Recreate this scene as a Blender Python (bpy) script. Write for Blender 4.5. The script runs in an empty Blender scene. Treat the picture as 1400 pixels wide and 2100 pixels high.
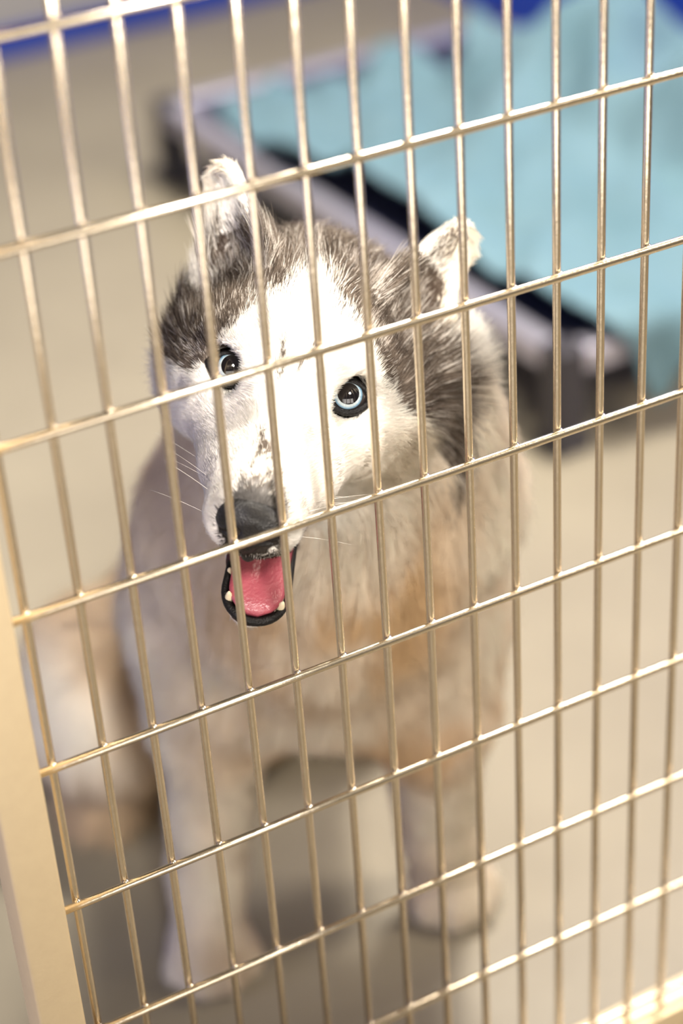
import bpy, math, random
import numpy as np
from mathutils import Matrix, Vector

S = bpy.context.scene
COL = S.collection
rng = np.random.default_rng(7)
random.seed(7)

# ------------------------------------------------------------------ camera
cam_data = bpy.data.cameras.new('camera')
cam = bpy.data.objects.new('camera', cam_data)
COL.objects.link(cam)
CAM_R = ((0.8728827638, 0.3007954572, -0.3841845566),
         (-0.4841562557, 0.4362084956, -0.7584951340),
         (-0.0605673231, 0.8480826854, 0.5263908795))
m4 = Matrix(CAM_R).to_4x4()
m4.translation = Vector((-0.263186, -0.830684, 1.202733))
cam.matrix_world = m4
cam_data.sensor_fit = 'HORIZONTAL'
cam_data.sensor_width = 24.0
cam_data.lens = 24.0 * 4000 / 1400
cam_data.clip_start = 0.02
cam_data.dof.use_dof = True
cam_data.dof.focus_distance = 1.135
cam_data.dof.aperture_fstop = 2.5
cam_data.dof.aperture_blades = 0
S.camera = cam

# ------------------------------------------------------------------ world, lamps, added fills, exposure
W = bpy.data.worlds.new('world')
S.world = W
W.use_nodes = True
bg = W.node_tree.nodes['Background']
bg.inputs[0].default_value = (1.0, 0.86, 0.68, 1)
bg.inputs[1].default_value = 0.08


def area(name, loc, target, size, power, color):
    d = bpy.data.lights.new(name, 'AREA')
    d.shape = 'RECTANGLE'
    d.size, d.size_y = size
    d.energy = power
    d.color = color
    o = bpy.data.objects.new(name, d)
    COL.objects.link(o)
    o.location = loc
    o.rotation_euler = (Vector(target) - Vector(loc)).to_track_quat('-Z', 'Y').to_euler()
    return o


area('key_lamp', (1.80, -0.60, 1.85), (0.35, 0.2, 0.3), (0.6, 0.6), 28, (1.0, 0.88, 0.72))
area('ceiling_lamp', (1.25, 1.00, 2.35), (0.5, 0.85, 0.0), (0.6, 0.4), 62, (1.0, 0.92, 0.80))
area('front_fill', (-0.9, -1.8, 0.60), (0.2, 0.2, 0.60), (2.4, 0.9), 18, (1.0, 0.93, 0.86))  # added fill, kept low to brighten face and chest but hardly the floor
spot = bpy.data.lights.new('face_spot', 'SPOT')  # added spot, no lamp of the place: narrow cone brightening head and chest
spot.energy = 300
spot.color = (1.0, 0.93, 0.84)
spot.spot_size = math.radians(18)
spot.spot_blend = 0.4
spot.shadow_soft_size = 0.22
so = bpy.data.objects.new('face_spot', spot)
COL.objects.link(so)
so.location = (-0.15, -1.40, 1.98)
so.rotation_euler = (Vector((0.25, 0.17, 0.71)) - so.location).to_track_quat('-Z', 'Y').to_euler()
area('cool_fill', (-1.5, 0.35, 0.7), (0.2, 0.3, 0.45), (0.7, 0.9), 5, (0.50, 0.52, 1.0))  # added fill for the cool ambient tint on the left side, not a window

S.view_settings.view_transform = 'Standard'
S.view_settings.look = 'None'
S.view_settings.exposure = 0.68
S.view_settings.gamma = 1.0
S.view_settings.use_curve_mapping = False

# ------------------------------------------------------------------ helpers


def srgb(r, g, b):
    f = lambda c: (c / 255 / 12.92) if c / 255 <= 0.04045 else ((c / 255 + 0.055) / 1.055) ** 2.4
    return (f(r), f(g), f(b), 1.0)


def mat(name, color, rough=0.5, metal=0.0, spec=0.5, noise=None, bump=None, coat=0.0):
    """principled material; noise=(scale, second colour, amount) and bump=(scale, strength) are procedural"""
    m = bpy.data.materials.new(name)
    m.use_nodes = True
    nt = m.node_tree
    p = nt.nodes['Principled BSDF']
    p.inputs['Base Color'].default_value = color
    p.inputs['Roughness'].default_value = rough
    p.inputs['Metallic'].default_value = metal
    p.inputs['Specular IOR Level'].default_value = spec
    p.inputs['Coat Weight'].default_value = coat
    tc = nt.nodes.new('ShaderNodeTexCoord')
    if noise:
        n = nt.nodes.new('ShaderNodeTexNoise')
        n.inputs['Scale'].default_value = noise[0]
        n.inputs['Detail'].default_value = 5
        nt.links.new(tc.outputs['Object'], n.inputs['Vector'])
        r = nt.nodes.new('ShaderNodeValToRGB')
        r.color_ramp.elements[0].position = 0.5 - 0.5 / max(noise[2], 0.01) * 0.3
        r.color_ramp.elements[1].position = 0.5 + 0.5 / max(noise[2], 0.01) * 0.3
        r.color_ramp.elements[0].color = color
        r.color_ramp.elements[1].color = noise[1]
        nt.links.new(n.outputs['Fac'], r.inputs['Fac'])
        nt.links.new(r.outputs['Color'], p.inputs['Base Color'])
    if bump:
        n2 = nt.nodes.new('ShaderNodeTexNoise')
        n2.inputs['Scale'].default_value = bump[0]
        n2.inputs['Detail'].default_value = 4
        nt.links.new(tc.outputs['Object'], n2.inputs['Vector'])
        b = nt.nodes.new('ShaderNodeBump')
        b.inputs['Strength'].default_value = bump[1]
        b.inputs['Distance'].default_value = 0.01
        nt.links.new(n2.outputs['Fac'], b.inputs['Height'])
        nt.links.new(b.outputs['Normal'], p.inputs['Normal'])
    return m


def link(o, parent=None):
    COL.objects.link(o)
    if parent is not None:
        o.parent = parent
    return o


def mesh_obj(name, V, F, material, parent=None, smooth=True, loc=None):
    me = bpy.data.meshes.new(name)
    me.from_pydata([tuple(map(float, v)) for v in V], [], [tuple(map(int, f)) for f in F])
    if smooth:
        me.shade_smooth()
    if material is not None:
        for mm in (material if isinstance(material, (list, tuple)) else [material]):
            me.materials.append(mm)
    o = bpy.data.objects.new(name, me)
    if loc is not None:
        o.location = loc
    return link(o, parent)


def empty(name, label, cat, loc=(0, 0, 0)):
    o = bpy.data.objects.new(name, None)
    o.location = loc
    o.empty_display_size = 0.05
    o['label'] = label
    o['category'] = cat
    return link(o)


def tube_geo(path, radius, n=12, cap=True):
    """tube along a list of points; radius a number or one per point"""
    P = np.array(path, float)
    k = len(P)
    rad = np.full(k, radius) if np.isscalar(radius) else np.array(radius, float)
    T = np.gradient(P, axis=0)
    T /= np.linalg.norm(T, axis=1)[:, None] + 1e-12
    up = np.array([0, 0, 1.0]) if abs(T[0][2]) < 0.9 else np.array([0, 1.0, 0])
    V, F = [], []
    A = np.cross(up, T[0])
    A /= np.linalg.norm(A)
    for i in range(k):
        A = A - T[i] * (A @ T[i])
        A /= np.linalg.norm(A)
        B = np.cross(T[i], A)
        for j in range(n):
            t = 2 * math.pi * j / n
            V.append(P[i] + rad[i] * (math.cos(t) * A + math.sin(t) * B))
    for i in range(k - 1):
        for j in range(n):
            F.append((i * n + j, i * n + (j + 1) % n, (i + 1) * n + (j + 1) % n, (i + 1) * n + j))
    if cap:
        F.append(tuple(range(n))[::-1])
        F.append(tuple((k - 1) * n + j for j in range(n)))
    return V, F


def box_geo(lo, hi, bevel=0.0):
    """box with chamfered edges"""
    lo, hi = np.array(lo, float), np.array(hi, float)
    import bmesh
    bm = bmesh.new()
    bmesh.ops.create_cube(bm, size=1.0)
    for v in bm.verts:
        v.co = Vector(tuple((lo + hi) / 2 + np.array(v.co) * (hi - lo)))
    if bevel > 0:
        bmesh.ops.bevel(bm, geom=list(bm.edges), offset=bevel, segments=3, affect='EDGES', profile=0.5)
    bm.verts.ensure_lookup_table()
    bm.verts.index_update()
    V = [tuple(v.co) for v in bm.verts]
    F = [tuple(v.index for v in f.verts) for f in bm.faces]
    bm.free()
    return V, F


def rot_y2(P, ang, piv):
    P = np.array(P, float)
    c, s = math.cos(ang), math.sin(ang)
    q = P - piv
    return np.c_[piv[0] + c * q[:, 0] - s * q[:, 1], piv[1] + s * q[:, 0] + c * q[:, 1], P[:, 2]]


def struct(o):
    o['kind'] = 'structure'
    return o


# smooth value noise, used for fur clumps, folds and colour variation
def _hash(ix, iy, iz, seed):
    h = (ix.astype(np.int64) * 374761393 + iy.astype(np.int64) * 668265263 + iz.astype(np.int64) * 2147483647 + seed * 144269) & 0x7fffffff
    h = ((h ^ (h >> 13)) * 1274126177) & 0x7fffffff
    return ((h ^ (h >> 16)) & 0xffffff) / float(0xffffff)


def vnoise(P, freq, seed=0):
    Q = np.asarray(P, float) * freq
    I = np.floor(Q).astype(np.int64)
    f = Q - I
    f = f * f * (3 - 2 * f)
    out = np.zeros(len(Q))
    for dx in (0, 1):
        wx = f[:, 0] if dx else 1 - f[:, 0]
        for dy in (0, 1):
            wy = f[:, 1] if dy else 1 - f[:, 1]
            for dz in (0, 1):
                wz = f[:, 2] if dz else 1 - f[:, 2]
                out += wx * wy * wz * _hash(I[:, 0] + dx, I[:, 1] + dy, I[:, 2] + dz, seed)
    return out


def vnoise3(P, freq, seed=0):
    return np.stack([vnoise(P, freq, seed + 11 * k) * 2 - 1 for k in range(3)], 1)


def sstep(a, b, x):
    t = np.clip((x - a) / (b - a), 0, 1)
    return t * t * (3 - 2 * t)


# ------------------------------------------------------------------ the room
floor_m = mat('floor_vinyl', (0.315, 0.280, 0.212, 1), 0.42, spec=0.4, noise=(5.0, (0.275, 0.243, 0.185, 1), 0.8), bump=(60, 0.04))
wall_m = mat('grey_wall_paint', (0.36, 0.35, 0.33, 1), 0.6, noise=(2.0, (0.33, 0.32, 0.31, 1), 0.6))
blue_m = mat('blue_panel', (0.004, 0.075, 0.75, 1), 0.45, noise=(3.0, (0.004, 0.065, 0.66, 1), 0.6))

V, F = box_geo((-3.0, -3.0, -0.05), (4.0, 4.0, 0.0))
struct(mesh_obj('floor', V, F, floor_m, smooth=False))
V, F = box_geo((-3.0, 2.74, 0.0), (1.75, 2.86, 1.6))
struct(mesh_obj('wall_back', V, F, wall_m, smooth=False))
V, F = box_geo((-3.0, 2.722, 0.0), (1.75, 2.742, 0.052), 0.004)
base_m = mat('blue_baseboard', (0.008, 0.045, 0.36, 1), 0.45, noise=(3.0, (0.008, 0.04, 0.31, 1), 0.6))
struct(mesh_obj('baseboard_back', V, F, base_m, smooth=False))
V, F = box_geo((1.75, 0.1, 0.0), (1.80, 2.86, 1.6))
struct(mesh_obj('wall_right', V, F, blue_m, smooth=False))

# ------------------------------------------------------------------ the kennel gate
A = 0.0306           # spacing of the upright wires
HB = 3.31961305 * A  # spacing of the cross wires
Z0 = 0.93263808      # height of the topmost cross wire in view
wire_m = mat('galvanised_wire', (0.74, 0.64, 0.49, 1), 0.27, metal=1.0, noise=(300, (0.68, 0.585, 0.445, 1), 0.7), bump=(260, 0.04))
post_m = mat('brushed_post', (0.84, 0.69, 0.46, 1), 0.5, metal=0.5, noise=(120, (0.81, 0.66, 0.44, 1), 0.7), bump=(420, 0.05))
gate = empty('kennel_gate', 'welded wire kennel gate with a square steel post in front of the husky', 'gate', (0.33, 0, 0.08))


def gpart(name, V, F, m):
    V = np.array(V, float) - np.array(gate.location)
    return mesh_obj(name, V, F, m, gate)


WR = 0.00245
NV = 22
ZB, ZT = 0.095, 1.09
for i in range(-1, NV):
    x = i * A
    jit = (vnoise(np.array([[i * 1.7, 0.3, 0.9]]), 1.0, 5)[0] - 0.5) * 0.0012
    gpart('upright_wire', *tube_geo([(x + jit, 0.0040, ZB), (x, 0.0040, 0.4), (x, 0.0040, 0.75), (x - jit, 0.0040, ZT)], WR, 14), wire_m)
XR = NV * A - A * 0.6
for j in range(-1, 9):
    z = Z0 - j * HB
    gpart('cross_wire', *tube_geo([(-0.043, 0.0, z), (0.15, 0.0, z), (0.4, 0.0, z), (XR + 0.005, 0.0, z)], WR + 0.0001, 14), wire_m)
# weld fillets at the crossings, too small to lift apart
WV, WF = [], []
for i in range(-1, NV):
    for j in range(-1, 9):
        c = np.array((i * A, 0.0012, Z0 - j * HB))
        b = len(WV)
        n, k = 8, 5
        for a in range(k + 1):
            ph = math.pi * a / k
            for q in range(n):
                t = 2 * math.pi * q / n
                WV.append(c + np.array((0.0029 * math.sin(ph) * math.cos(t), 0.0027 * math.sin(ph) * math.sin(t), 0.0038 * math.cos(ph))))
        for a in range(k):
            for q in range(n):
                WF.append((b + a * n + q, b + a * n + (q + 1) % n, b + (a + 1) * n + (q + 1) % n, b + (a + 1) * n + q))
wo = gpart('weld_points', WV, WF, wire_m)
wo['kind'] = 'stuff'
gpart('gate_post', *box_geo((-0.0690, -0.0115, 0.03), (-0.0415, 0.0165, 1.12), 0.0022), post_m)
gpart('gate_post', *box_geo((XR, -0.0115, 0.03), (XR + 0.0275, 0.0165, 1.12), 0.0022), post_m)
gpart('bottom_rail', *box_geo((-0.0415, -0.0115, 0.074), (XR, 0.0165, 0.1085), 0.0022), post_m)
gpart('top_rail', *box_geo((-0.0415, -0.0115, 1.085), (XR, 0.0165, 1.12), 0.0022), post_m)

# ------------------------------------------------------------------ the raised cot
rail_m = mat('cot_rail', (0.52, 0.51, 0.62, 1), 0.35, metal=0.6, bump=(200, 0.05))
navy_m = mat('navy_vinyl', (0.018, 0.02, 0.055, 1), 0.55, noise=(80, (0.024, 0.026, 0.065, 1), 0.7), bump=(300, 0.2))
cap_m = mat('dark_corner_plastic', (0.035, 0.032, 0.04, 1), 0.5, bump=(100, 0.05))
PIV = np.array((0.872, 1.972, 0.0))
ROT = math.radians(1.2)
CW, CL, CH = 0.650, 1.110, 0.135  # width, length, height
cot = empty('raised_dog_cot', 'raised dog cot with pale metal rails and a navy vinyl bed along the blue wall', 'dog bed', (1.1, 1.3, 0))


def cpart(name, V, F, m, smooth=False):
    V = rot_y2(V, ROT, PIV) - np.array(cot.location)
    return mesh_obj(name, V, F, m, cot, smooth)


x0, y1 = PIV[0], PIV[1]
x1, y0 = x0 + CW, y1 - CL
R2 = 0.017
cpart('side_rail', *box_geo((x0, y0 + 0.03, CH - 2 * R2), (x0 + 2 * R2, y1 - 0.03, CH), 0.006), rail_m)
cpart('side_rail', *box_geo((x1 - 2 * R2, y0 + 0.03, CH - 2 * R2), (x1, y1 - 0.03, CH), 0.006), rail_m)
cpart('end_rail', *box_geo((x0 + 0.03, y1 - 2 * R2, CH - 2 * R2), (x1 - 0.03, y1, CH), 0.006), rail_m)
cpart('end_rail', *box_geo((x0 + 0.03, y0, CH - 2 * R2), (x1 - 0.03, y0 + 2 * R2, CH), 0.006), rail_m)
for (cx, cy) in ((x0, y1), (x1, y1), (x0, y0), (x1, y0)):
    sx = 1 if cx == x0 else -1
    sy = 1 if cy == y0 else -1
    lo = np.minimum((cx - sx * 0.004, cy - sy * 0.004), (cx + sx * 0.040, cy + sy * 0.040))
    hi = np.maximum((cx - sx * 0.004, cy - sy * 0.004), (cx + sx * 0.040, cy + sy * 0.040))
    leg = cpart('leg', *box_geo((lo[0], lo[1], 0.006), (hi[0], hi[1], CH + 0.006), 0.008), cap_m)
    b = box_geo((lo[0] - 0.004, lo[1] - 0.004, 0.0), (hi[0] + 0.004, hi[1] + 0.004, 0.018), 0.004)
    fo = mesh_obj('rubber_foot', rot_y2(b[0], ROT, PIV) - np.array(cot.location), b[1], cap_m, leg, False)
# sagging vinyl sheet
n = 24
SV, SF = [], []
for side in (0, 1):
    for a in range(n + 1):
        for b in range(n + 1):
            u, v = a / n, b / n
            sag = 0.022 * (1 - (2 * u - 1) ** 4) * (1 - (2 * v - 1) ** 4)
            SV.append((x0 + R2 * 1.4 + u * (CW - R2 * 2.8), y0 + R2 * 1.4 + v * (CL - R2 * 2.8), CH - 0.010 - sag - side * 0.003))
N1 = (n + 1) ** 2
for side in (0, 1):
    for a in range(n):
        for b in range(n):
            q = [side * N1 + a * (n + 1) + b, side * N1 + (a + 1) * (n + 1) + b, side * N1 + (a + 1) * (n + 1) + b + 1, side * N1 + a * (n + 1) + b + 1]
            SF.append(q if side == 0 else q[::-1])
cpart('bed_sheet', SV, SF, navy_m, True)

# ------------------------------------------------------------------ the teal blanket
teal_m = mat('teal_fleece', (0.148, 0.262, 0.315, 1), 0.9, spec=0.1, noise=(9, (0.185, 0.30, 0.35, 1), 0.7), bump=(220, 0.5))


def in_poly(x, y, poly):
    inside = np.zeros(x.shape, bool)
    for (ax, ay), (bx, by) in zip(poly, poly[1:] + poly[:1]):
        c = ((ay > y) != (by > y)) & (x < (bx - ax) * (y - ay) / (by - ay + 1e-12) + ax)
        inside ^= c
    return inside


# plan of the blanket in cot coordinates (before the cot's slight turn): follows the bed, spills over the near end
BP = [(0.925, 1.885), (0.90, 1.78), (0.885, 1.60), (0.90, 1.48), (0.93, 1.40), (0.932, 1.28), (0.905, 1.15), (0.90, 1.02), (0.905, 0.93), (0.925, 0.865),
      (0.96, 0.84), (0.985, 0.755), (1.02, 0.745), (1.06, 0.82), (1.15, 0.85), (1.35, 0.85), (1.50, 0.87), (1.53, 1.0), (1.53, 1.42), (1.52, 1.60), (1.50, 1.76),
      (1.46, 1.83), (1.40, 1.815), (1.345, 1.79), (1.28, 1.71), (1.265, 1.735), (1.255, 1.825), (1.19, 1.83), (1.14, 1.84), (1.075, 1.875), (1.015, 1.895)]
# round the outline
bp = np.array(BP)
for _ in range(2):
    bp = np.stack([bp * 0.75 + np.roll(bp, -1, 0) * 0.25, bp * 0.25 + np.roll(bp, -1, 0) * 0.75], 1).reshape(-1, 2)
st = 0.0085
gx = np.arange(0.85, 1.58, st)
gy = np.arange(0.70, 1.92, st)
GX, GY = np.meshgrid(gx, gy, indexing='ij')
ok = in_poly(GX, GY, [tuple(p) for p in bp])
P2 = np.c_[GX.ravel(), GY.ravel(), 0 * GX.ravel()]
fold = (vnoise(P2 @ np.array([[0.9, -0.44, 0], [0.44, 0.9, 0], [0, 0, 1]]) * (1, 0.45, 1), 9, 3) - 0.40) * 0.125 + (vnoise(P2, 17, 4) - 0.5) * 0.036
ridge = 1 - np.abs(2 * vnoise(P2 @ np.array([[0.8, 0.6, 0], [-0.6, 0.8, 0], [0, 0, 1]]) * (1.7, 0.6, 1), 7, 9) - 1)
fold += (ridge ** 3) * 0.040
xx, yy = P2[:, 0], P2[:, 1]
bunch = sstep(1.15, 1.48, xx) * sstep(1.85, 1.4, yy) * 0.030 + np.exp(-((xx - 1.49) ** 2 + (yy - 1.60) ** 2) / 0.008) * 0.045
zz = CH + 0.004 + np.maximum(fold * (0.75 + 0.6 * sstep(1.1, 1.4, xx)), 0.0) + bunch
sagz = 0.0
# past the rails the cloth hangs down
over_y = np.maximum(y0 - 0.004 - yy, 0)
over_x = np.maximum(xx - (x1 + 0.006), 0)
drop = over_y * 1.0 + over_x * 0.9
zz = np.where(over_y > 0, CH + 0.012 - over_y * 1.05 + 0.2 * np.maximum(fold, 0) + bunch * np.exp(-over_y * 12), zz)
zz = zz - over_x * 0.8
yo = np.where(over_y > 0, y0 - 0.010 - 0.16 * over_y + 0.5 * (vnoise(P2 * (1, 0, 0), 16, 6) - 0.6) * np.minimum(over_y, 0.05), yy)
idx = -np.ones(GX.size, int)
okf = ok.ravel()
idx[okf] = np.arange(okf.sum())
BV = np.c_[xx, yo, zz][okf]
nx, ny = GX.shape
BF = []
I2 = idx.reshape(nx, ny)
for a in range(nx - 1):
    for b in range(ny - 1):
        q = (I2[a, b], I2[a + 1, b], I2[a + 1, b + 1], I2[a, b + 1])
        if min(q) >= 0:
            BF.append(q)
BVw = rot_y2(BV, ROT, PIV)
bl = mesh_obj('blanket', BVw - np.array((1.2, 1.35, 0.15)), BF, teal_m, loc=(1.2, 1.35, 0.15))
bl['label'] = 'teal fleece blanket rumpled over the raised cot, one corner hanging down'
bl['category'] = 'blanket'
sm = bl.modifiers.new('thick', 'SOLIDIFY')
sm.thickness = 0.006
sm.offset = 1
sb = bl.modifiers.new('smooth', 'SMOOTH')
sb.iterations = 4

# ------------------------------------------------------------------ the dog: one skin grown from a distance field
# head frame: x to the dog's left (right in the picture), -y along the muzzle, z up; origin between the eyes
HM = np.array([[0.7788190779, 0.5894771561, 0.2143770296],
               [-0.5724382279, 0.8076853726, -0.1412756673],
               [-0.2564279696, -0.0126894206, 0.9664800438]])
HO = np.array([0.1789258018, 0.0978289997, 0.6596485660])


def h2w(p):
    return np.asarray(p, float) @ HM.T + HO


def w2h(p):
    return (np.asarray(p, float) - HO) @ HM


class Field:
    """signed distance on a grid that is fine where the head is"""

    def __init__(s, ax, ay, az):
        s.ax, s.ay, s.az = ax, ay, az
        s.d = np.full((len(ax), len(ay), len(az)), 1.0, np.float32)

    def sl(s, lo, hi, mg):
        r = []
        for a, l, h in zip((s.ax, s.ay, s.az), lo, hi):
            i0 = max(np.searchsorted(a, l - mg) - 1, 0)
            i1 = min(np.searchsorted(a, h + mg) + 1, len(a))
            r.append(slice(i0, i1))
        X, Y, Z = np.meshgrid(s.ax[r[0]], s.ay[r[1]], s.az[r[2]], indexing='ij')
        return tuple(r), np.stack([X, Y, Z], -1)

    def add(s, f, lo, hi, k=0.02, sub=False):
        lo, hi = np.minimum(lo, hi), np.maximum(lo, hi)
        sl, P = s.sl(lo, hi, 0.05)
        e = f(P).astype(np.float32)
        c = s.d[sl]
        if sub:
            e = -e
            h = np.maximum(k - np.abs(c - e), 0) / k
            s.d[sl] = np.maximum(c, e) + h * h * k * 0.25
        else:
            h = np.maximum(k - np.abs(c - e), 0) / k
            s.d[sl] = np.minimum(c, e) - h * h * k * 0.25

    def capsule(s, a, b, ra, rb, k=0.02, sub=False):
        a, b = np.array(a, float), np.array(b, float)

        def f(P):
            ab = b - a
            t = np.clip(((P - a) @ ab) / (ab @ ab), 0, 1)
            return np.linalg.norm(P - (a + t[..., None] * ab), axis=-1) - (ra + (rb - ra) * t)
        r = max(ra, rb)
        s.add(f, np.minimum(a, b) - r, np.maximum(a, b) + r, k, sub)

    def ellip(s, c, r, k=0.02, M=None, sub=False):
        c, r = np.array(c, float), np.array(r, float)
        M = np.eye(3) if M is None else M

        def f(P):
            q = (P - c) @ M
            k0 = np.linalg.norm(q / r, axis=-1)
            k1 = np.linalg.norm(q / (r * r), axis=-1) + 1e-9
            return k0 * (k0 - 1) / k1
        s.add(f, c - r.max(), c + r.max(), k, sub)


def axis_grid(lo, hi, flo, fhi, fine, coarse):
    pts = [flo]
    while pts[-1] < fhi:
        pts.append(pts[-1] + fine)
    st_ = fine
    up = [pts[-1]]
    while up[-1] < hi:
        st_ = min(st_ * 1.15, coarse)
        up.append(up[-1] + st_)
    st_ = fine
    dn = [pts[0]]
    while dn[-1] > lo:
        st_ = min(st_ * 1.15, coarse)
        dn.append(dn[-1] - st_)
    return np.array(dn[:0:-1] + pts + up[1:])


def surface_net(F):
    d = F.d
    s = d < 0
    nx, ny, nz = d.shape
    X = np.meshgrid(F.ax, F.ay, F.az, indexing='ij')
    cnt = np.zeros((nx - 1, ny - 1, nz - 1), np.float32)
    acc = [np.zeros_like(cnt) for _ in range(3)]
    corners = [(i, j, k) for i in (0, 1) for j in (0, 1) for k in (0, 1)]
    cut = lambda a, c: a[c[0]:nx - 1 + c[0], c[1]:ny - 1 + c[1], c[2]:nz - 1 + c[2]]
    for c0 in corners:
        for ax in range(3):
            if c0[ax]:
                continue
            c1 = list(c0)
            c1[ax] = 1
            da, db = cut(d, c0), cut(d, c1)
            m = (da < 0) != (db < 0)
            t = np.where(m, da / np.where(m, da - db, 1), 0)
            cnt += m
            for q in range(3):
                xa, xb = cut(X[q], c0), cut(X[q], c1)
                acc[q] += np.where(m, xa + t * (xb - xa), 0)
    act = cnt > 0
    idm = -np.ones(cnt.shape, np.int64)
    idm[act] = np.arange(act.sum())
    V = np.stack([a[act] / cnt[act] for a in acc], 1)
    faces = []
    for ax in range(3):
        o1, o2 = [q for q in range(3) if q != ax]
        sh = [slice(1, -1)] * 3
        sh[ax] = slice(0, -1)
        sh2 = [slice(1, -1)] * 3
        sh2[ax] = slice(1, None)
        a, b = s[tuple(sh)], s[tuple(sh2)]
        I = np.argwhere(a != b)
        fl = a[a != b]
        base = I.copy()
        base[:, o1] += 1
        base[:, o2] += 1

        def cell(d1, d2):
            q = base.copy()
            q[:, o1] += d1
            q[:, o2] += d2
            return idm[q[:, 0], q[:, 1], q[:, 2]]
        quad = np.stack([cell(-1, -1), cell(0, -1), cell(0, 0), cell(-1, 0)], 1)
        flip = (~fl) if ax != 1 else fl
        quad[flip] = quad[flip][:, ::-1]
        faces.append(quad)
    Fc = np.concatenate(faces)
    return V, Fc[(Fc >= 0).all(1)]


def relax(V, F, it, lam=0.5):
    e = np.concatenate([F[:, [0, 1]], F[:, [1, 2]], F[:, [2, 3]], F[:, [3, 0]]])
    e = np.concatenate([e, e[:, ::-1]])
    deg = np.bincount(e[:, 0], minlength=len(V))[:, None] + 1e-9
    for _ in range(it):
        s_ = np.stack([np.bincount(e[:, 0], V[e[:, 1], q], minlength=len(V)) for q in range(3)], 1)
        V = V + lam * (s_ / deg - V)
    return V


def vnormals(V, F):
    n_ = np.cross(V[F[:, 2]] - V[F[:, 0]], V[F[:, 3]] - V[F[:, 1]])
    N = np.zeros_like(V)
    for q in range(4):
        for c in range(3):
            N[:, c] += np.bincount(F[:, q], n_[:, c], minlength=len(V))
    return N / (np.linalg.norm(N, axis=1)[:, None] + 1e-12)


FD = Field(axis_grid(-0.02, 0.56, 0.06, 0.36, 0.0026, 0.009),
           axis_grid(-0.02, 0.84, 0.0, 0.26, 0.0026, 0.009),
           axis_grid(-0.02, 0.86, 0.53, 0.80, 0.0026, 0.009))
# --- trunk
FD.ellip((0.285, 0.295, 0.385), (0.092, 0.100, 0.145), 0.03)
FD.capsule((0.290, 0.33, 0.36), (0.330, 0.56, 0.145), 0.098, 0.098, 0.05)
FD.ellip((0.320, 0.62, 0.100), (0.108, 0.11, 0.095), 0.05)
FD.ellip((0.217, 0.330, 0.36), (0.050, 0.065, 0.100), 0.05)
FD.ellip((0.350, 0.275, 0.37), (0.058, 0.070, 0.100), 0.05)
FD.capsule((0.278, 0.285, 0.45), (0.250, 0.185, 0.62), 0.092, 0.062, 0.06)
FD.capsule((0.262, 0.245, 0.44), (0.222, 0.150, 0.585), 0.085, 0.045, 0.05)
FD.capsule((0.296, 0.128, 0.640), (0.350, 0.205, 0.47), 0.018, 0.040, 0.05)
# --- forelegs: shoulder, elbow, wrist, paw with four toes
for (sh, el, wr, pw, yaw) in (((0.218, 0.328, 0.35), (0.202, 0.338, 0.245), (0.180, 0.342, 0.085), (0.168, 0.324, 0.020), -0.35),
                              ((0.345, 0.272, 0.35), (0.350, 0.248, 0.245), (0.370, 0.280, 0.085), (0.380, 0.284, 0.020), -0.10)):
    FD.capsule(sh, el, 0.058, 0.040, 0.04)
    FD.capsule(el, wr, 0.038, 0.0255, 0.03)
    fw = np.array((math.sin(yaw), -math.cos(yaw), 0))
    sd = np.array((math.cos(yaw), math.sin(yaw), 0))
    pw = np.array(pw)
    FD.capsule(wr, pw + (0, 0, 0.012), 0.027, 0.027, 0.02)
    FD.ellip(pw + (0, 0, 0.003), (0.032, 0.032, 0.022), 0.02)
    for q, (s_, f_, r_) in enumerate(((-0.026, 0.016, 0.0145), (-0.0095, 0.030, 0.0165), (0.0095, 0.030, 0.0165), (0.026, 0.016, 0.0145))):
        c = pw + sd * s_ + fw * f_
        c[2] = 0.0165
        FD.ellip(c, (r_, r_ * 1.1, 0.0165), 0.006)
# --- haunches, hind feet and tail
for (th, kn, hk, ft) in (((0.205, 0.605, 0.105), (0.180, 0.560, 0.105), (0.175, 0.650, 0.045), (0.165, 0.570, 0.022)),
                         ((0.405, 0.62, 0.12), (0.425, 0.560, 0.12), (0.425, 0.650, 0.05), (0.430, 0.550, 0.022))):
    FD.ellip(th, (0.062, 0.082, 0.075), 0.04)
    FD.capsule(th, kn, 0.062, 0.050, 0.04)
    FD.capsule(kn, hk, 0.050, 0.030, 0.03)
    FD.capsule(hk, ft, 0.028, 0.024, 0.02)
    FD.ellip(np.array(ft) + (0, -0.02, -0.002), (0.030, 0.035, 0.020), 0.015)
FD.capsule((0.28, 0.71, 0.09), (0.36, 0.79, 0.05), 0.040, 0.030, 0.03)
FD.capsule((0.36, 0.79, 0.05), (0.47, 0.76, 0.045), 0.034, 0.022, 0.03)


# --- head, in its own frame
def hcap(a, b, ra, rb, k=0.02, sub=False):
    FD.capsule(h2w(a), h2w(b), ra, rb, k, sub)


def hell(c, r, k=0.02, rot=None, sub=False):
    M = HM if rot is None else HM @ rot
    FD.ellip(h2w(c), r, k, M, sub)


def rz(a):
    c, s_ = math.cos(a), math.sin(a)
    return np.array([[c, -s_, 0], [s_, c, 0], [0, 0, 1]])


def rx(a):
    c, s_ = math.cos(a), math.sin(a)
    return np.array([[1, 0, 0], [0, c, -s_], [0, s_, c]])


def ry(a):
    c, s_ = math.cos(a), math.sin(a)
    return np.array([[c, 0, s_], [0, 1, 0], [-s_, 0, c]])


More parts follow.
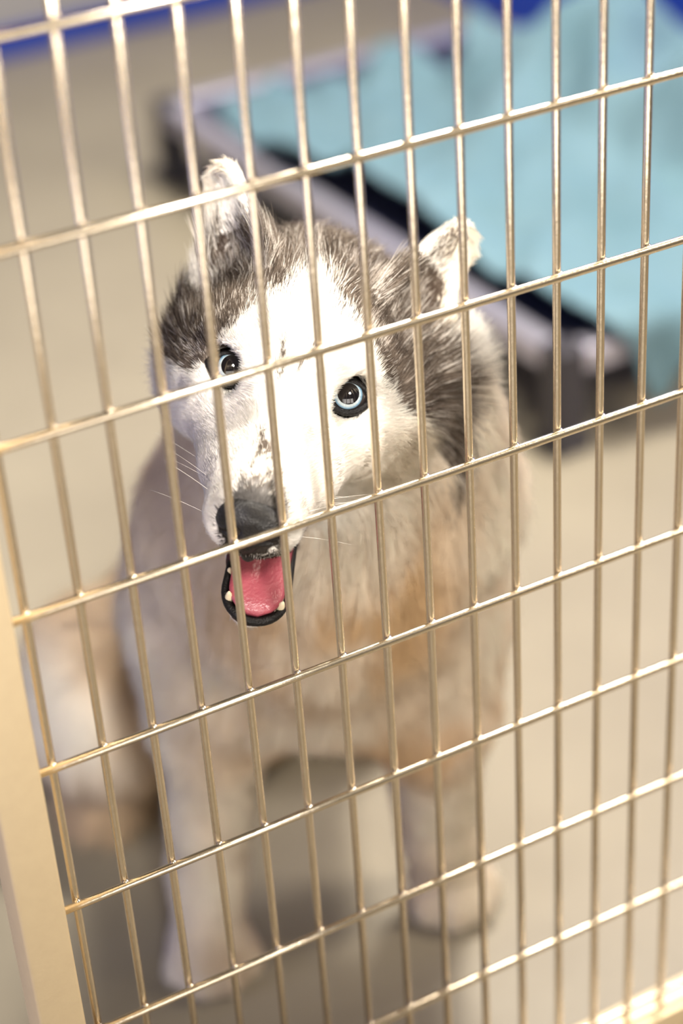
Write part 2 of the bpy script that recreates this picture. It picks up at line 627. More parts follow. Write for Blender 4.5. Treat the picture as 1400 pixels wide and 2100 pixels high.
hell((0, 0.060, 0.000), (0.061, 0.073, 0.055), 0.03)
hell((0, 0.012, 0.012), (0.047, 0.045, 0.036), 0.03)
for s_ in (-1, 1):
    hell((s_ * 0.047, 0.050, -0.030), (0.035, 0.052, 0.042), 0.03)
    hell((s_ * 0.032, 0.010, 0.016), (0.020, 0.020, 0.011), 0.018)
    hcap((s_ * 0.030, 0.015, -0.030), (s_ * 0.020, -0.035, -0.040), 0.027, 0.020, 0.025)
    hcap((s_ * 0.016, -0.020, -0.040), (s_ * 0.0125, -0.085, -0.047), 0.0215, 0.0145, 0.02)
hcap((0, 0.0, -0.006), (0, -0.086, -0.027), 0.020, 0.0135, 0.025)
hcap((0, -0.02, -0.030), (0, -0.084, -0.042), 0.028, 0.0195, 0.02)
# lower jaw, hanging open
hcap((0.000, 0.035, -0.062), (0.006, -0.040, -0.098), 0.024, 0.0185, 0.018)
hcap((0.006, -0.040, -0.098), (0.0085, -0.070, -0.1120), 0.0185, 0.0160, 0.01)
# mouth cavity over the jaw
hcap((0.003, 0.015, -0.066), (0.0085, -0.064, -0.0965), 0.0110, 0.0150, 0.005, True)
hcap((0.0085, -0.060, -0.0960), (0.0100, -0.074, -0.1020), 0.0160, 0.0165, 0.004, True)
# eye sockets
EYES = []
CAMH = np.array((0.04793, -1.01745, 0.56128))
for s_ in (-1, 1):
    c = np.array((s_ * 0.0355, 0.0, 0.0))
    g = CAMH - c
    g /= np.linalg.norm(g)
    EYES.append((c, g, s_))


# ears: an upright shell hollowed on its outer front
EARS = [(np.array((-0.052, 0.068, 0.040)), np.array((-0.079, 0.104, 0.079)), -1), (np.array((0.060, 0.074, 0.032)), np.array((0.088, 0.126, 0.068)), 1)]
for b_, t_, s_ in EARS:
    ax_ = t_ - b_
    L_ = np.linalg.norm(ax_)
    ax_ /= L_
    out = np.array((s_ * 0.55, -0.83, 0.10))
    out -= ax_ * (out @ ax_)
    out /= np.linalg.norm(out)
    sdv = np.cross(ax_, out)
    Mw = HM @ np.stack([sdv, out, ax_], 1)
    bw = h2w(b_)

    def ear(P, Mw=Mw, bw=bw, L_=L_):
        q = (P - bw) @ Mw
        t = np.clip((q[..., 2] + 0.02) / (L_ + 0.02), 0, 1)
        w = 0.028 * (1 - t) ** 0.75 + 0.006
        bend = q[..., 1] - (np.abs(q[..., 0]) / 0.034) ** 2 * 0.012
        dx = np.abs(q[..., 0]) - w
        dy = np.abs(bend + 0.006) - 0.0052
        dz = np.maximum(q[..., 2] - L_, -0.02 - q[..., 2])
        o_ = np.maximum(np.maximum(dx, dy), dz)
        e = np.sqrt(np.maximum(dx, 0) ** 2 + np.maximum(dy, 0) ** 2 + np.maximum(dz, 0) ** 2)
        return np.where(o_ > 0, e, o_) - 0.0015
    FD.add(ear, bw - 0.09, bw + 0.09, 0.014)
for c, g, s_ in EYES:
    FD.ellip(h2w(c + g * 0.0125), (0.0153,) * 3, 0.005, None, True)
SV, SF = surface_net(FD)
SV = relax(SV, SF, 3, 0.5)
SV[:, 2] = np.maximum(SV[:, 2], 0.0012)
SN = vnormals(SV, SF)

dog = empty('husky_dog', 'grey and white husky with pale blue eyes sitting open-mouthed behind the wire gate', 'dog', (0.28, 0.4, 0))
DO = np.array(dog.location)

# --- coat pattern, in coordinates of the dog's own head (a across the face, b up the face)
VB = np.array((0.0, 0.483, 0.876))
PAT = dict(
    CAP=[(-0.0885, 0.0160), (-0.0715, 0.0360), (-0.0620, 0.0470), (-0.0600, 0.0690), (-0.0590, 0.0760), (-0.0508, 0.0850), (-0.0345, 0.0972), (0.0053, 0.1273), (0.0373, 0.1106), (0.0619, 0.093), (0.0707, 0.0745), (0.0779, 0.0513), (0.089, 0.0349), (0.1010, 0.022), (0.1070, -0.0009), (0.1130, -0.0240), (0.1100, -0.040), (0.1040, -0.0340), (0.0987, -0.0187), (0.0779, -0.0031), (0.066, 0.0003), (0.0578, 0.0088), (0.0523, 0.0192), (0.0471, 0.0282), (0.0406, 0.037), (0.0300, 0.0430), (0.0215, 0.0500), (0.0150, 0.0560), (0.0105, 0.0640), (0.0052, 0.0700), (-0.003, 0.0700), (-0.0085, 0.0640), (-0.0105, 0.0560), (-0.0185, 0.0490), (-0.0250, 0.0440), (-0.0310, 0.036), (-0.0354, 0.0257), (-0.0422, 0.0168), (-0.0444, 0.0091), (-0.0477, 0.0028), (-0.0539, -0.0031), (-0.0575, -0.0084), (-0.0658, -0.0087), (-0.0757, -0.0062), (-0.085, 0.0061)],
    STREAK_A=[(-0.01, 0.0241), (-0.0057, 0.0251), (-0.0028, 0.0113), (-0.0055, 0.0006), (-0.0096, 0.0011), (-0.0084, 0.0129)],
    STREAK_B=[(0.0083, 0.027), (0.0127, 0.0267), (0.0107, 0.0174), (0.0062, 0.0063), (0.0031, 0.007), (0.0046, 0.0189)],
    BRIDGE=[(-0.0069, -0.0306), (-0.0002, -0.030), (0.0096, -0.0482), (0.0129, -0.0594), (0.0045, -0.0639), (-0.0094, -0.0645), (-0.0085, -0.0469)],
    NOSETOP=[(-0.0095, -0.0540), (0.0129, -0.0510), (0.019, -0.068), (0.0181, -0.087), (-0.0134, -0.0888), (-0.0144, -0.0752)],
    EAR_A=[(-0.0709, 0.0525), (-0.0744, 0.0689), (-0.0666, 0.0683), (-0.0652, 0.0764), (-0.0583, 0.0825), (-0.0486, 0.083), (-0.0436, 0.0785), (-0.056, 0.0678), (-0.0622, 0.0542)],
    EAR_B=[(0.0685, 0.0614), (0.0639, 0.0847), (0.0664, 0.0916), (0.0739, 0.0879), (0.0797, 0.0815), (0.0791, 0.064), (0.0771, 0.048), (0.0715, 0.0479)],
    EAR_C=[(0.0658, 0.0974), (0.0681, 0.111), (0.0757, 0.1199), (0.0821, 0.1201), (0.0801, 0.1085), (0.0739, 0.0941)])
WHITE = np.array((0.91, 0.855, 0.78))
CREAM = np.array((0.90, 0.755, 0.57))
TAN = np.array((0.68, 0.46, 0.25))
DARK = np.array((0.060, 0.047, 0.038))
MID = np.array((0.25, 0.20, 0.160))
BROWN = np.array((0.055, 0.036, 0.026))
MOUTH = np.array((0.06, 0.02, 0.02))


JC = np.array((0.0098, -0.0665, -0.1065))
jf = np.array((0.075, -0.90, -0.43))
jf /= np.linalg.norm(jf)
jr = np.array((1.0, 0.083, 0.0))
jr -= jf * (jr @ jf)
jr /= np.linalg.norm(jr)
ju = np.cross(jr, jf)
if ju[2] < 0:
    ju = -ju


def seg_dist(P, a, b):
    a, b = np.array(a), np.array(b)
    ab = b - a
    t = np.clip(((P - a) @ ab) / (ab @ ab), 0, 1)
    return np.linalg.norm(P - (a + t[:, None] * ab), axis=1), t


def head_weight(q):
    """1 on the head, 0 on neck and body (q in the head frame)"""
    d = np.linalg.norm((q - (0, 0.03, 0.0)) / (0.135, 0.150, 0.11), axis=1)
    m = np.linalg.norm((q - (0, -0.06, -0.06)) / (0.05, 0.10, 0.075), axis=1)
    return np.maximum(sstep(1.1, 0.9, d), sstep(1.15, 0.95, m))


def mouth_mask(q):
    d, t = seg_dist(q, (0.003, 0.015, -0.066), (0.0085, -0.064, -0.0965))
    return (d < 0.0125 + 0.0035 * t) & (q[:, 1] > -0.095)


def ear_near(q, r=0.036):
    e = np.zeros(len(q), bool)
    for b_, t_, s_ in EARS:
        d, t = seg_dist(q, b_ - 0.1 * (t_ - b_), t_)
        e |= (d < r - 0.012 * t) & (((q - b_) @ (t_ - b_)) > -0.0002)
    return e


def coat(P, jit=0.0, r=None):
    """albedo of the coat at world points P"""
    n = len(P)
    r = np.random.default_rng(3) if r is None else r
    q = w2h(P)
    hw = head_weight(q)
    C = np.tile(WHITE, (n, 1))
    # body: cream with tan blotches on the breast, warm lower parts, brown between the toes
    bl_ = vnoise(P, 17, 21) * 0.65 + vnoise(P, 40, 22) * 0.35
    g1 = np.exp(-(((P - (0.245, 0.16, 0.45)) / (0.060, 0.14, 0.070)) ** 2).sum(1))
    g2 = np.exp(-(((P - (0.30, 0.25, 0.25)) / (0.10, 0.12, 0.05)) ** 2).sum(1))
    left = sstep(0.20, 0.13, P[:, 0])
    base = WHITE[None] * (0.35 + 0.5 * left)[:, None] + CREAM[None] * (0.65 - 0.5 * left)[:, None]
    wt = np.clip(sstep(0.42, 0.66, bl_) * (0.25 + 1.1 * g1 + 0.3 * g2) + 0.35 * g1 + 0.45 * g2, 0, 0.95) * (1 - 0.8 * left)
    base = base * (1 - wt[:, None]) + TAN * wt[:, None]
    hn = sstep(0.40, 0.50, P[:, 1]) * np.maximum(sstep(0.14, 0.06, P[:, 2]), sstep(0.16, 0.20, P[:, 0]) * sstep(0.24, 0.16, P[:, 2]))
    base = base * (1 - 0.75 * hn[:, None]) + TAN * 0.75 * 0.75 * hn[:, None]
    toe = np.exp(-(((P - (0.165, 0.305, 0.020)) / (0.022, 0.03, 0.035)) ** 2).sum(1))
    base = base * (1 - 0.85 * toe[:, None]) + TAN * 0.6 * 0.85 * toe[:, None]
    # saddle of grey over the back, out of the camera's view
    sad = sstep(0.36, 0.46, P[:, 1]) * sstep(0.22, 0.27, P[:, 2])
    base = base * (1 - 0.8 * sad[:, None]) + MID * 0.8 * sad[:, None]
    C = C * hw[:, None] + base * (1 - hw[:, None])
    # right cheek of the picture a touch creamier below the mask
    ck = hw * sstep(0.035, 0.075, q[:, 0]) * sstep(0.0, -0.03, q[:, 2]) * 0.55
    C = C * (1 - ck[:, None]) + CREAM * ck[:, None]
    # head pattern
    a = q[:, 0].copy()
    b = q @ VB
    w_ = vnoise3(P, 130, 31)
    jj = jit * (1 + 2.2 * sstep(0.030, 0.050, b))
    a += w_[:, 0] * 0.0022 + r.normal(0, 1, n) * jj
    b += w_[:, 1] * 0.0026 + r.normal(0, 1, n) * jj
    front = (q[:, 1] < 0.19) & (hw > 0.05) | ((q[:, 2] > 0.03) & (np.abs(q[:, 0]) < 0.12) & (q[:, 1] < 0.2))
    u = r.random(n)
    cap = in_poly(a, b, PAT['CAP']) & front
    cap |= in_poly(a, b, [(0.090, 0.000), (0.110, 0.000), (0.116, -0.026), (0.111, -0.044), (0.102, -0.030)]) & (q[:, 1] < 0.12)
    streak = vnoise(P, 75, 41) * 0.5 + vnoise(P, 210, 42) * 0.5
    # paler tips toward the crown's rim and two pale tufts
    pale = np.clip(sstep(0.082, 0.112, b) * 0.55 + np.exp(-((a + 0.048) ** 2 + (b - 0.066) ** 2) / 0.00016) * 0.5 + np.exp(-((a - 0.060) ** 2 + (b - 0.066) ** 2) / 0.0002) * 0.45, 0, 0.8)
    dk = np.clip(0.92 - sstep(0.48, 0.72, streak) * (0.35 + 0.3 * sstep(0.02, 0.06, b)) - pale * 0.8, 0.04, 1)
    capc = np.where((u < dk)[:, None], DARK + (MID - DARK) * (0.75 * r.random(n) ** 1.4)[:, None], MID + (WHITE - MID) * r.random(n)[:, None] * 0.9)
    C = np.where(cap[:, None], capc, C)
    # the back of the skull, behind what the pattern covers
    white_side = (a < -0.062) & (b > 0.036) & (b < 0.09) & front
    C = np.where(white_side[:, None], WHITE * 0.97, C)
    back = (b > 0.055) & (np.abs(a) < 0.05) & (q[:, 1] > 0.045) & ~cap & (hw > 0.4)
    C = np.where(back[:, None], capc, C)
    for k, p_, c_ in (('STREAK_A', 0.62, MID * 0.5), ('STREAK_B', 0.58, MID * 0.5)):
        m = in_poly(a, b, PAT[k]) & front & (u < p_)
        C = np.where(m[:, None], c_, C)
    m = in_poly(a, b, PAT['BRIDGE']) & (q[:, 1] < -0.02) & (vnoise(P, 340, 51) + 0.30 * u > 0.63)
    C = np.where(m[:, None], DARK * 1.5 + (MID * 0.8 - DARK) * (r.random(n) * 0.8)[:, None], C)
    m = in_poly(a, b, PAT['NOSETOP']) & (q[:, 1] < -0.06)
    gk = sstep(-0.051, -0.070, b)
    C = np.where((m & (u < 0.35 + 0.65 * gk))[:, None], (np.array((0.27, 0.25, 0.235)) * (1.5 - 1.15 * gk)[:, None]) * (0.7 + 0.6 * r.random(n))[:, None], C)
    ear = (q[:, 2] > 0.025) & (np.abs(q[:, 0]) > 0.04) & (q[:, 1] > 0.04)
    inner = ear_near(q) & (np.abs(a) > 0.0735) & (b > 0.045)
    C = np.where(inner[:, None], CREAM * 0.5 + WHITE * 0.5, C)
    for k, p_ in (('EAR_A', 0.9), ('EAR_B', 0.97), ('EAR_C', 0.8)):
        m = in_poly(a, b, PAT[k]) & ear & (u < p_)
        C = np.where(m[:, None], BROWN + (MID * 0.6 - BROWN) * (r.random(n) ** 2)[:, None] if k != 'EAR_C' else MID * 0.7 + 0 * C, C)
    # thin dark lashes of fur at the inner corners of the eyes
    for c, g, s_ in EYES:
        dd = np.linalg.norm((q - (c + g * 0.006 + np.array((-s_ * 0.0125, -0.003, -0.004)))) / (0.006, 0.012, 0.005), axis=1)
        C = np.where(((dd < 1) & (u < 0.35))[:, None], DARK * 1.5, C)
    for c, g, s_ in EYES:
        C = np.where((np.linalg.norm(q - (c + g * 0.004), axis=1) < 0.0138)[:, None], DARK * 0.5, C)
    jq = q - JC
    jin = (jq @ ju > -0.0075) & (np.hypot(np.maximum(jq @ jf, 0), jq @ jr) < 0.0215) & (jq @ jf > -0.05) & (jq @ jf < 0.03) & (jq @ ju < 0.02)
    C = np.where(jin[:, None], MOUTH, C)
    C = np.where((mouth_mask(q))[:, None], MOUTH, C)
    # black lips round the nose leather
    lp = np.linalg.norm((q - (0.003, -0.099, -0.056)) / (0.0175, 0.016, 0.0085), axis=1) < 1
    un = np.linalg.norm((q - (0, -0.0990, -0.040)) / (0.0195, 0.0160, 0.0165), axis=1) < 1
    C = np.where(un[:, None], DARK * 0.4, C)
    C = np.where((lp & (u < 0.8))[:, None], DARK * 0.6, C)
    return C


def attr_mat(name, rough, use_n=False):
    m = bpy.data.materials.new(name)
    m.use_nodes = True
    nt = m.node_tree
    nt.nodes.clear()
    out = nt.nodes.new('ShaderNodeOutputMaterial')
    at = nt.nodes.new('ShaderNodeAttribute')
    at.attribute_name = 'coat'
    if use_n:
        d = nt.nodes.new('ShaderNodeBsdfDiffuse')
        an = nt.nodes.new('ShaderNodeAttribute')
        an.attribute_name = 'lie'
        nt.links.new(an.outputs['Vector'], d.inputs['Normal'])
        nt.links.new(at.outputs['Color'], d.inputs['Color'])
        h = nt.nodes.new('ShaderNodeBsdfHair')
        h.component = 'Reflection'
        h.inputs['RoughnessU'].default_value = 0.35
        h.inputs['RoughnessV'].default_value = 0.7
        nt.links.new(at.outputs['Color'], h.inputs['Color'])
        mx = nt.nodes.new('ShaderNodeMixShader')
        mx.inputs[0].default_value = 0.12
        nt.links.new(d.outputs[0], mx.inputs[1])
        nt.links.new(h.outputs[0], mx.inputs[2])
        nt.links.new(mx.outputs[0], out.inputs['Surface'])
    else:
        p = nt.nodes.new('ShaderNodeBsdfPrincipled')
        p.inputs['Roughness'].default_value = rough
        p.inputs['Specular IOR Level'].default_value = 0.2
        nt.links.new(at.outputs['Color'], p.inputs['Base Color'])
        nt.links.new(p.outputs[0], out.inputs['Surface'])
    return m


body = mesh_obj('body', SV - DO, SF, attr_mat('coat_skin', 0.8), dog)
ca = body.data.attributes.new('coat', 'FLOAT_COLOR', 'POINT')
cc = np.ones((len(SV), 4), np.float32)
cc[:, :3] = coat(SV) * 0.9
ca.data.foreach_set('color', cc.ravel())

# --- fur: strands laid along the coat, rooted on the skin
tri = np.concatenate([SF[:, [0, 1, 2]], SF[:, [0, 2, 3]]])
ta, tb, tc_ = SV[tri[:, 0]], SV[tri[:, 1]], SV[tri[:, 2]]
cr = np.cross(tb - ta, tc_ - ta)
area_ = 0.5 * np.linalg.norm(cr, axis=1)
ctr = (ta + tb + tc_) / 3
qn = w2h(ctr)
hwc = head_weight(qn)
CAMW = np.array((-0.263, -0.831, 1.203))     # people look at the dog from this side, so its coat is thickest here
fn = cr / (np.linalg.norm(cr, axis=1)[:, None] + 1e-12)
tow = (CAMW - ctr)
tow /= np.linalg.norm(tow, axis=1)[:, None]
fac = sstep(-0.55, 0.0, (fn * tow).sum(1))
dens = (0.10 + 0.90 * fac) * (52e4 + 95e4 * hwc + 120e4 * hwc * sstep(0.05, -0.02, qn[:, 1]))
dens *= np.where((ctr[:, 1] > 0.42) & (hwc < 0.1), 0.6, 1.0)
pr_ = area_ * dens
NS = int(min(pr_.sum(), 330000))
ti = rng.choice(len(tri), NS, p=pr_ / pr_.sum())
b1, b2 = rng.random(NS), rng.random(NS)
fl_ = b1 + b2 > 1
b1[fl_], b2[fl_] = 1 - b1[fl_], 1 - b2[fl_]
RP = ta[ti] * (1 - b1 - b2)[:, None] + tb[ti] * b1[:, None] + tc_[ti] * b2[:, None]
RN = SN[tri[ti, 0]] * (1 - b1 - b2)[:, None] + SN[tri[ti, 1]] * b1[:, None] + SN[tri[ti, 2]] * b2[:, None]
RN /= np.linalg.norm(RN, axis=1)[:, None] + 1e-9
Q = w2h(RP)
keep = ~mouth_mask(Q)
for c, g, s_ in EYES:
    keep &= np.linalg.norm((Q - (c + g * 0.004)) @ np.eye(3), axis=1) > 0.0118
keep &= np.linalg.norm((Q - (0, -0.099, -0.039)) / (0.0185, 0.014, 0.0155), axis=1) > 1
jd, jt_ = seg_dist(Q, (0.006, -0.040, -0.098), (0.0085, -0.074, -0.114))
keep &= ~((jd < 0.022) & (Q @ np.array((0, -0.42, 0.905)) > -0.078))
RP, RN, Q = RP[keep], RN[keep], Q[keep]
NS = len(RP)
HW = head_weight(Q)
# length
L = 0.025 * np.ones(NS)
L *= 1 - 0.45 * sstep(0.30, 0.22, RP[:, 2])
L = np.where(RP[:, 2] < 0.25, 0.014 - 0.006 * sstep(0.16, 0.05, RP[:, 2]), L)
L = np.where((RP[:, 1] > 0.42) & (RP[:, 2] < 0.3), 0.026, L)
face = 0.0042 + 0.0105 * sstep(-0.01, 0.06, Q[:, 1]) + 0.016 * sstep(0.045, 0.075, np.abs(Q[:, 0])) * sstep(0.03, -0.02, Q[:, 2]) * sstep(0.0, 0.05, Q[:, 1])
chin = sstep(-0.055, -0.075, Q[:, 2]) * 0.004
earq = ear_near(Q)
face += 0.009 * sstep(0.055, 0.085, Q @ VB) * (np.abs(Q[:, 0]) < 0.062)
face = np.where(earq, 0.0038 + 0.003 * rng.random(NS), face + chin)
L = L * (1 - HW) + face * HW
fl = (Q[:, 0] < -0.050) & (Q @ VB > 0.033) & ~earq
L = np.where(fl, 0.009, L)
tuft = (Q[:, 0] < -0.062) & (Q @ VB > 0.040) & (Q @ VB < 0.085) & (rng.random(NS) < 0.4)
L = np.where(tuft, 0.017, L)
L = np.where(earq & ~tuft, face, L)
L *= 0.7 + 0.6 * rng.random(NS)
# lie of the coat
sx = np.sign(Q[:, 0]) * sstep(0.0, 0.03, np.abs(Q[:, 0]))
hf = np.stack([sx * (0.35 + 0.5 * sstep(0.03, 0.07, np.abs(Q[:, 0]))), np.ones(NS) * 0.8, 0.65 - 1.5 * sstep(0.02, -0.05, Q[:, 2])], 1)
mz = sstep(0.0, -0.03, Q[:, 1])
hf = hf * (1 - mz)[:, None] + np.stack([sx * 0.35, np.ones(NS), -0.15 - 0.9 * sstep(-0.04, -0.06, Q[:, 2])], 1) * mz[:, None]
er = earq.astype(float)
et = np.where((Q[:, 0] < 0)[:, None], (EARS[0][1] - EARS[0][0])[None], (EARS[1][1] - EARS[1][0])[None])
et = et / np.linalg.norm(et, axis=1)[:, None]
hf = hf * (1 - er)[:, None] + et * er[:, None]
hf = hf @ HM.T
bf = np.stack([(RP[:, 0] - 0.275) * 1.6, 0.15 + 0 * HW, -1.0 + 0 * HW], 1)
flow = bf * (1 - HW)[:, None] + hf * HW[:, None]
flow += vnoise3(RP, 60, 61) * (0.35 + 0.25 * (1 - HW))[:, None] + vnoise3(RP, 190, 71) * 0.30 * (0.4 + 0.6 * (1 - mz * HW))[:, None]
flow -= RN * (flow * RN).sum(1)[:, None]
flow /= np.linalg.norm(flow, axis=1)[:, None] + 1e-9
lift = 0.42 + 0.12 * (1 - HW) - 0.12 * mz * HW - 0.15 * er
lift = lift * (0.7 + 0.6 * rng.random(NS))
d0 = flow * np.cos(lift)[:, None] + RN * np.sin(lift)[:, None]
d0 += rng.normal(0, 0.07, (NS, 3))
d0 /= np.linalg.norm(d0, axis=1)[:, None]
bend = flow * 0.35 - RN * 0.20 * HW[:, None] + np.array((0, 0, -0.30)) * (1 - HW)[:, None]
K = 4
t = np.linspace(0, 1, K)
PTS = RP[:, None, :] - RN[:, None, :] * 0.0006 + L[:, None, None] * (d0[:, None, :] * t[None, :, None] + bend[:, None, :] * (t ** 2)[None, :, None] * 0.6)
PTS[..., 2] = np.maximum(PTS[..., 2], 0.001)
PTS[..., 1] = np.maximum(PTS[..., 1], 0.0085)
rad = (0.00013 + 0.00024 * (1 - HW)) * (1 - 0.25 * mz * HW)
RAD = rad[:, None] * np.array((1.0, 0.95, 0.7, 0.15))[None]
FC = coat(RP, 0.0012, rng)
FC *= (0.90 + 0.16 * rng.random(NS))[:, None]
tipc = np.array((1.0, 1.0, 1.04, 1.1))
COLP = np.ones((NS, K, 4), np.float32)
COLP[..., :3] = np.clip(FC[:, None, :] * tipc[None, :, None], 0, 0.93)
LN = RN * 0.75 + d0 * 0.15 + vnoise3(RP, 150, 81) * (0.16 + 0.14 * HW)[:, None]
LN /= np.linalg.norm(LN, axis=1)[:, None]
hc = bpy.data.hair_curves.new('fur')
hc.add_curves([K] * NS)
hc.attributes['position'].data.foreach_set('vector', (PTS - DO).astype(np.float32).ravel())
ra = hc.attributes.get('radius') or hc.attributes.new('radius', 'FLOAT', 'POINT')
ra.data.foreach_set('value', RAD.astype(np.float32).ravel())
co = hc.attributes.new('coat', 'FLOAT_COLOR', 'POINT')
co.data.foreach_set('color', COLP.ravel())
ln = hc.attributes.new('lie', 'FLOAT_VECTOR', 'CURVE')
ln.data.foreach_set('vector', LN.astype(np.float32).ravel())
hc.materials.append(attr_mat('fur_coat', 0.8, True))
fur = bpy.data.objects.new('fur', hc)
fur['kind'] = 'stuff'
link(fur, dog)

# --- eyes
pup_m = mat('pupil_black', (0.004, 0.003, 0.004, 1), 0.05, coat=1.0)
eye_m = mat('eyeball_dark', (0.02, 0.015, 0.015, 1), 0.1, coat=1.0)
lid_m = mat('eyelid_black', (0.006, 0.005, 0.005, 1), 0.45, spec=0.25, bump=(900, 0.3))
iris_m = mat('pale_blue_iris', (0.42, 0.62, 0.72, 1), 0.1, coat=1.0)
nt = iris_m.node_tree
pb = nt.nodes['Principled BSDF']
vc = nt.nodes.new('ShaderNodeAttribute')
vc.attribute_name = 'coat'
nt.links.new(vc.outputs['Color'], pb.inputs['Base Color'])


def cap_geo(R_, a0, a1, rings=8, seg=40):
    """band of a sphere between two angles from +z"""
    V, F = [], []
    for i in range(rings + 1):
        a = a0 + (a1 - a0) * i / rings
        for j in range(seg):
            t_ = 2 * math.pi * j / seg
            V.append((R_ * math.sin(a) * math.cos(t_), R_ * math.sin(a) * math.sin(t_), R_ * math.cos(a)))
    for i in range(rings):
        for j in range(seg):
            F.append((i * seg + j, (i + 1) * seg + j, (i + 1) * seg + (j + 1) % seg, i * seg + (j + 1) % seg))
    return np.array(V), F


for c, g, s_ in EYES:
    gz = g + np.array((0, 0, 0.07))
    gz /= np.linalg.norm(gz)
    xa = np.cross(np.array((0, 0, 1.0)), gz)
    xa /= np.linalg.norm(xa)
    if xa[0] < 0:
        xa = -xa
    ya = np.cross(gz, xa)
    Me = np.stack([xa, ya, gz], 1)
    ec = c + g * 0.0010
    place = lambda V: h2w(np.asarray(V) @ Me.T + ec) - DO
    R_ = 0.0124
    V, F = cap_geo(R_, 0.02, math.pi - 0.02, 24, 40)
    eo = mesh_obj('eye', place(V), F, eye_m, dog)
    V, F = cap_geo(R_ + 0.00015, 0.46, 0.75, 8, 64)
    io = mesh_obj('iris', place(V), F, iris_m, eo)
    at = io.data.attributes.new('coat', 'FLOAT_COLOR', 'POINT')
    an = np.arctan2(V[:, 1], V[:, 0])
    rr = np.arccos(np.clip(V[:, 2] / R_, -1, 1))
    fib = vnoise(np.c_[np.cos(an) * 9, np.sin(an) * 9, rr * 2], 1.0, 91)
    ic = np.ones((len(V), 4), np.float32)
    edge = sstep(0.66, 0.75, rr)
    ic[:, :3] = ((np.array((0.40, 0.46, 0.48)) * (1 - sstep(0.56, 0.68, rr))[:, None] + np.array((0.13, 0.25, 0.36)) * sstep(0.56, 0.68, rr)[:, None]) * (0.75 + 0.5 * fib)[:, None]) * (1 - 0.75 * edge)[:, None]
    at.data.foreach_set('color', ic.ravel())
    V, F = cap_geo(R_ + 0.0003, 0.001, 0.53, 8, 40)
    ct, st_ = math.cos(0.055), math.sin(0.055)
    V = np.c_[V[:, 0], V[:, 1] * ct + V[:, 2] * st_, V[:, 2] * ct - V[:, 1] * st_] * 1.003
    mesh_obj('pupil', place(V), F, pup_m, eo)
    # lid: a black almond rim
    path = []
    for k in range(49):
        th = 2 * math.pi * k / 48
        ex = 0.0034 * abs(math.cos(th)) ** 10
        lx, ly = (0.0114 + ex) * math.cos(th), (0.0088 if th < math.pi else 0.0098) * math.sin(th)
        ly -= 0.0022 * (abs(lx) / 0.013) ** 4 * (1 if lx * s_ < 0 else -0.6)
        lz = 0.0128 - (lx * lx + ly * ly) / 0.026
        path.append((lx, ly, lz))
    Ml = np.stack([xa, np.cross(g, xa), g], 1)
    P3 = h2w(np.array(path) @ Ml.T + c) - DO
    tb_ = [0.0016 + 0.0007 * (math.sin(2 * math.pi * k / 48) < 0) for k in range(49)]
    mesh_obj('eyelid', *tube_geo(P3, tb_, 10, False), lid_m, dog)

# --- nose leather, grown from its own little field in the head frame
HM_, HO_ = HM, HO
g1_ = lambda a_, b_: np.arange(a_, b_, 0.0009)
NF = Field(g1_(-0.026, 0.0265), g1_(-0.125, -0.072), g1_(-0.066, -0.012))
NF.ellip((0, -0.0975, -0.0345), (0.0190, 0.0135, 0.0140), 0.006)
for s_ in (-1, 1):
    NF.ellip((s_ * 0.0105, -0.0985, -0.0405), (0.0095, 0.0115, 0.0085), 0.006)
NF.ellip((0, -0.1015, -0.047), (0.0085, 0.0085, 0.0085), 0.006)
NF.capsule((0, -0.099, -0.052), (0.002, -0.0965, -0.062), 0.0060, 0.0045, 0.006)
for s_ in (-1, 1):
    NF.ellip((s_ * 0.0078, -0.1115, -0.0415), (0.0036, 0.0060, 0.0036), 0.003, None, True)
    NF.capsule((s_ * 0.0095, -0.1105, -0.0425), (s_ * 0.0195, -0.1020, -0.0435), 0.0020, 0.0014, 0.002, True)
NF.capsule((0, -0.1125, -0.040), (0.002, -0.1045, -0.062), 0.0011, 0.0011, 0.002, True)
NV_, NFc = surface_net(NF)
NV_ = relax(NV_, NFc, 2, 0.5)
nose_m = mat('nose_leather', (0.010, 0.009, 0.009, 1), 0.36, spec=0.45, bump=(900, 0.35))
mesh_obj('nose', h2w(NV_) - DO, NFc, nose_m, dog)

# --- tongue, lower lip, teeth
TV, TF = [], []
NU, NW = 26, 18
for i in range(NU + 1):
    u_ = i / NU
    fwd = -0.075 + u_ * 0.0925
    wd = 0.0168 if fwd < 0 else 0.0168 * math.sqrt(max(1 - (fwd / 0.0180) ** 2, 0.0))
    wd = max(wd, 0.0008)
    for side in (1, -1):
        for j in range(NW):
            w = -1 + 2 * j / (NW - 1) if side == 1 else 1 - 2 * j / (NW - 1)
            th = 0.0050 * math.sqrt(max(1 - w * w * 0.985, 0.0)) * min(1.0, 0.35 + wd / 0.016 * 0.65)
            groove = 0.0022 * math.exp(-(w / 0.16) ** 2) * (1 if side == 1 else 0) * sstep(0.95, 0.6, u_)
            h = 0.0030 + side * th - groove + 0.004 * w * w * (1 - u_ * 0.6) - 0.0020 * u_ + 0.012 * max(0.35 - u_, 0) ** 1.0
            TV.append(JC + jf * fwd + jr * (w * wd) + ju * h)
n2 = 2 * NW
for i in range(NU):
    for j in range(n2):
        TF.append((i * n2 + j, i * n2 + (j + 1) % n2, (i + 1) * n2 + (j + 1) % n2, (i + 1) * n2 + j))
TF.append(tuple(range(n2))[::-1])
TF.append(tuple(NU * n2 + j for j in range(n2)))
tongue_m = mat('wet_pink_tongue', (0.26, 0.046, 0.066, 1), 0.32, spec=0.5, noise=(160, (0.32, 0.07, 0.09, 1), 0.8), bump=(520, 0.18))
tongue_m.node_tree.nodes['Principled BSDF'].inputs['Subsurface Weight'].default_value = 0.0
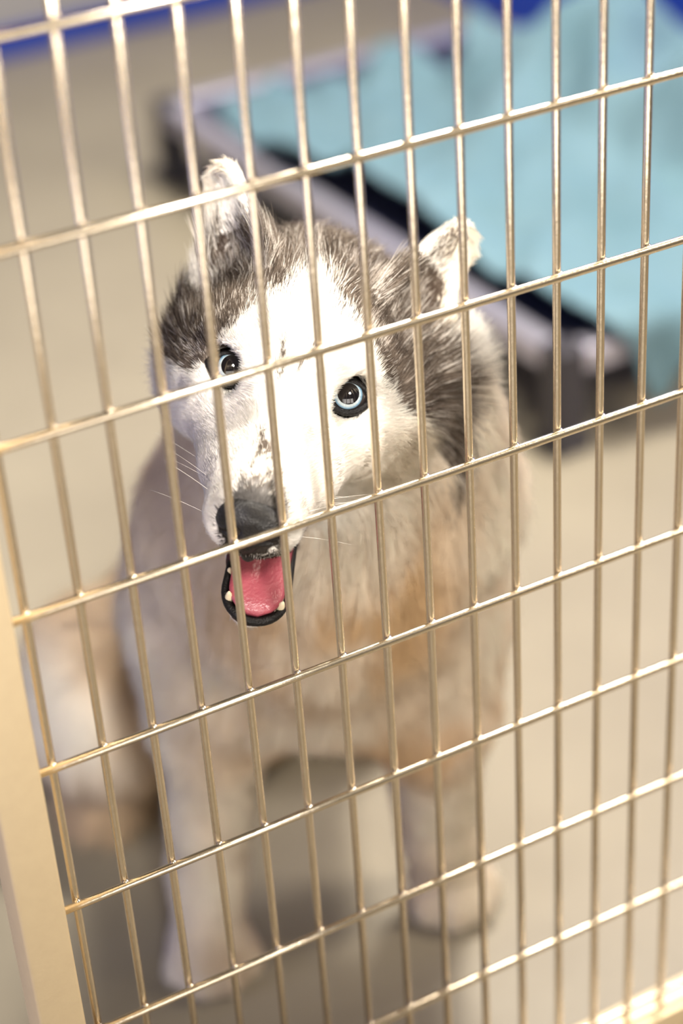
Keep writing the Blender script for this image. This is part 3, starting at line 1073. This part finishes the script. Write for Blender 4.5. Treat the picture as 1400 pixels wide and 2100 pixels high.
mesh_obj('tongue', h2w(np.array(TV)) - DO, TF, tongue_m, dog)
path, rads = [], []
for k in range(41):
    s = k / 40
    if s < 0.3:
        f_, x_ = -0.046 + s / 0.3 * 0.046, -0.0190 + 0.002 * (1 - s / 0.3)
    elif s > 0.7:
        f_, x_ = -(s - 0.7) / 0.3 * 0.046, 0.0190 - 0.002 * (s - 0.7) / 0.3
    else:
        a_ = math.pi * (s - 0.3) / 0.4
        f_, x_ = 0.0200 * math.sin(a_), -0.0190 * math.cos(a_)
    path.append(JC + jf * f_ + jr * x_ + ju * (-0.0015 + 0.006 * sstep(0.0, -0.06, f_)))
    rads.append(0.0021 + 0.0007 * sstep(0.0, 0.02, f_))
mesh_obj('lower_lip', *tube_geo(h2w(np.array(path)) - DO, rads, 10), lid_m, dog)
tooth_m = mat('ivory_tooth', (0.80, 0.70, 0.50, 1), 0.25, noise=(300, (0.72, 0.60, 0.40, 1), 0.6))
for (an_, hgt, wd) in ((-62, 0.0095, 0.0027), (62, 0.0095, 0.0027), (-95, 0.0055, 0.0024), (95, 0.0055, 0.0024)):
    a_ = math.radians(an_)
    f_ = 0.0172 * math.cos(a_) if abs(an_) < 90 else -0.010
    p0 = JC + jf * f_ + jr * (0.0172 * math.sin(a_)) + ju * (-0.002)
    p1 = p0 + ju * hgt + jr * (0.0012 * np.sign(an_))
    pts = [p0, p0 * 0.6 + p1 * 0.4, p0 * 0.25 + p1 * 0.75, p1]
    mesh_obj('tooth', *tube_geo(h2w(np.array(pts)) - DO, [wd, wd * 0.9, wd * 0.55, 0.0003], 10), tooth_m, dog)

# --- whiskers
wh_m = mat('white_whisker', (0.85, 0.80, 0.74, 1), 0.4)
for s_ in (-1, 1):
    for k in range(5):
        yb = -0.080 + 0.011 * (k % 4)
        zb = -0.040 - 0.007 * (k // 2)
        p0 = np.array((s_ * 0.022, yb, zb))
        d_ = np.array((s_ * (0.9 + 0.1 * rng.random()), 0.25 + 0.3 * rng.random(), 0.25 - 0.22 * (k // 2) + 0.2 * rng.random()))
        ln_ = 0.035 + 0.018 * rng.random()
        pts = [p0 + d_ * ln_ * q_ + np.array((0, 0.25, -0.35)) * ln_ * q_ * q_ * 0.5 for q_ in np.linspace(0, 1, 7)]
        pw_ = h2w(np.array(pts))
        pw_[:, 1] = np.maximum(pw_[:, 1], 0.009)
        mesh_obj('whisker', *tube_geo(pw_ - DO, np.linspace(0.00013, 0.00004, 7), 5), wh_m, dog)
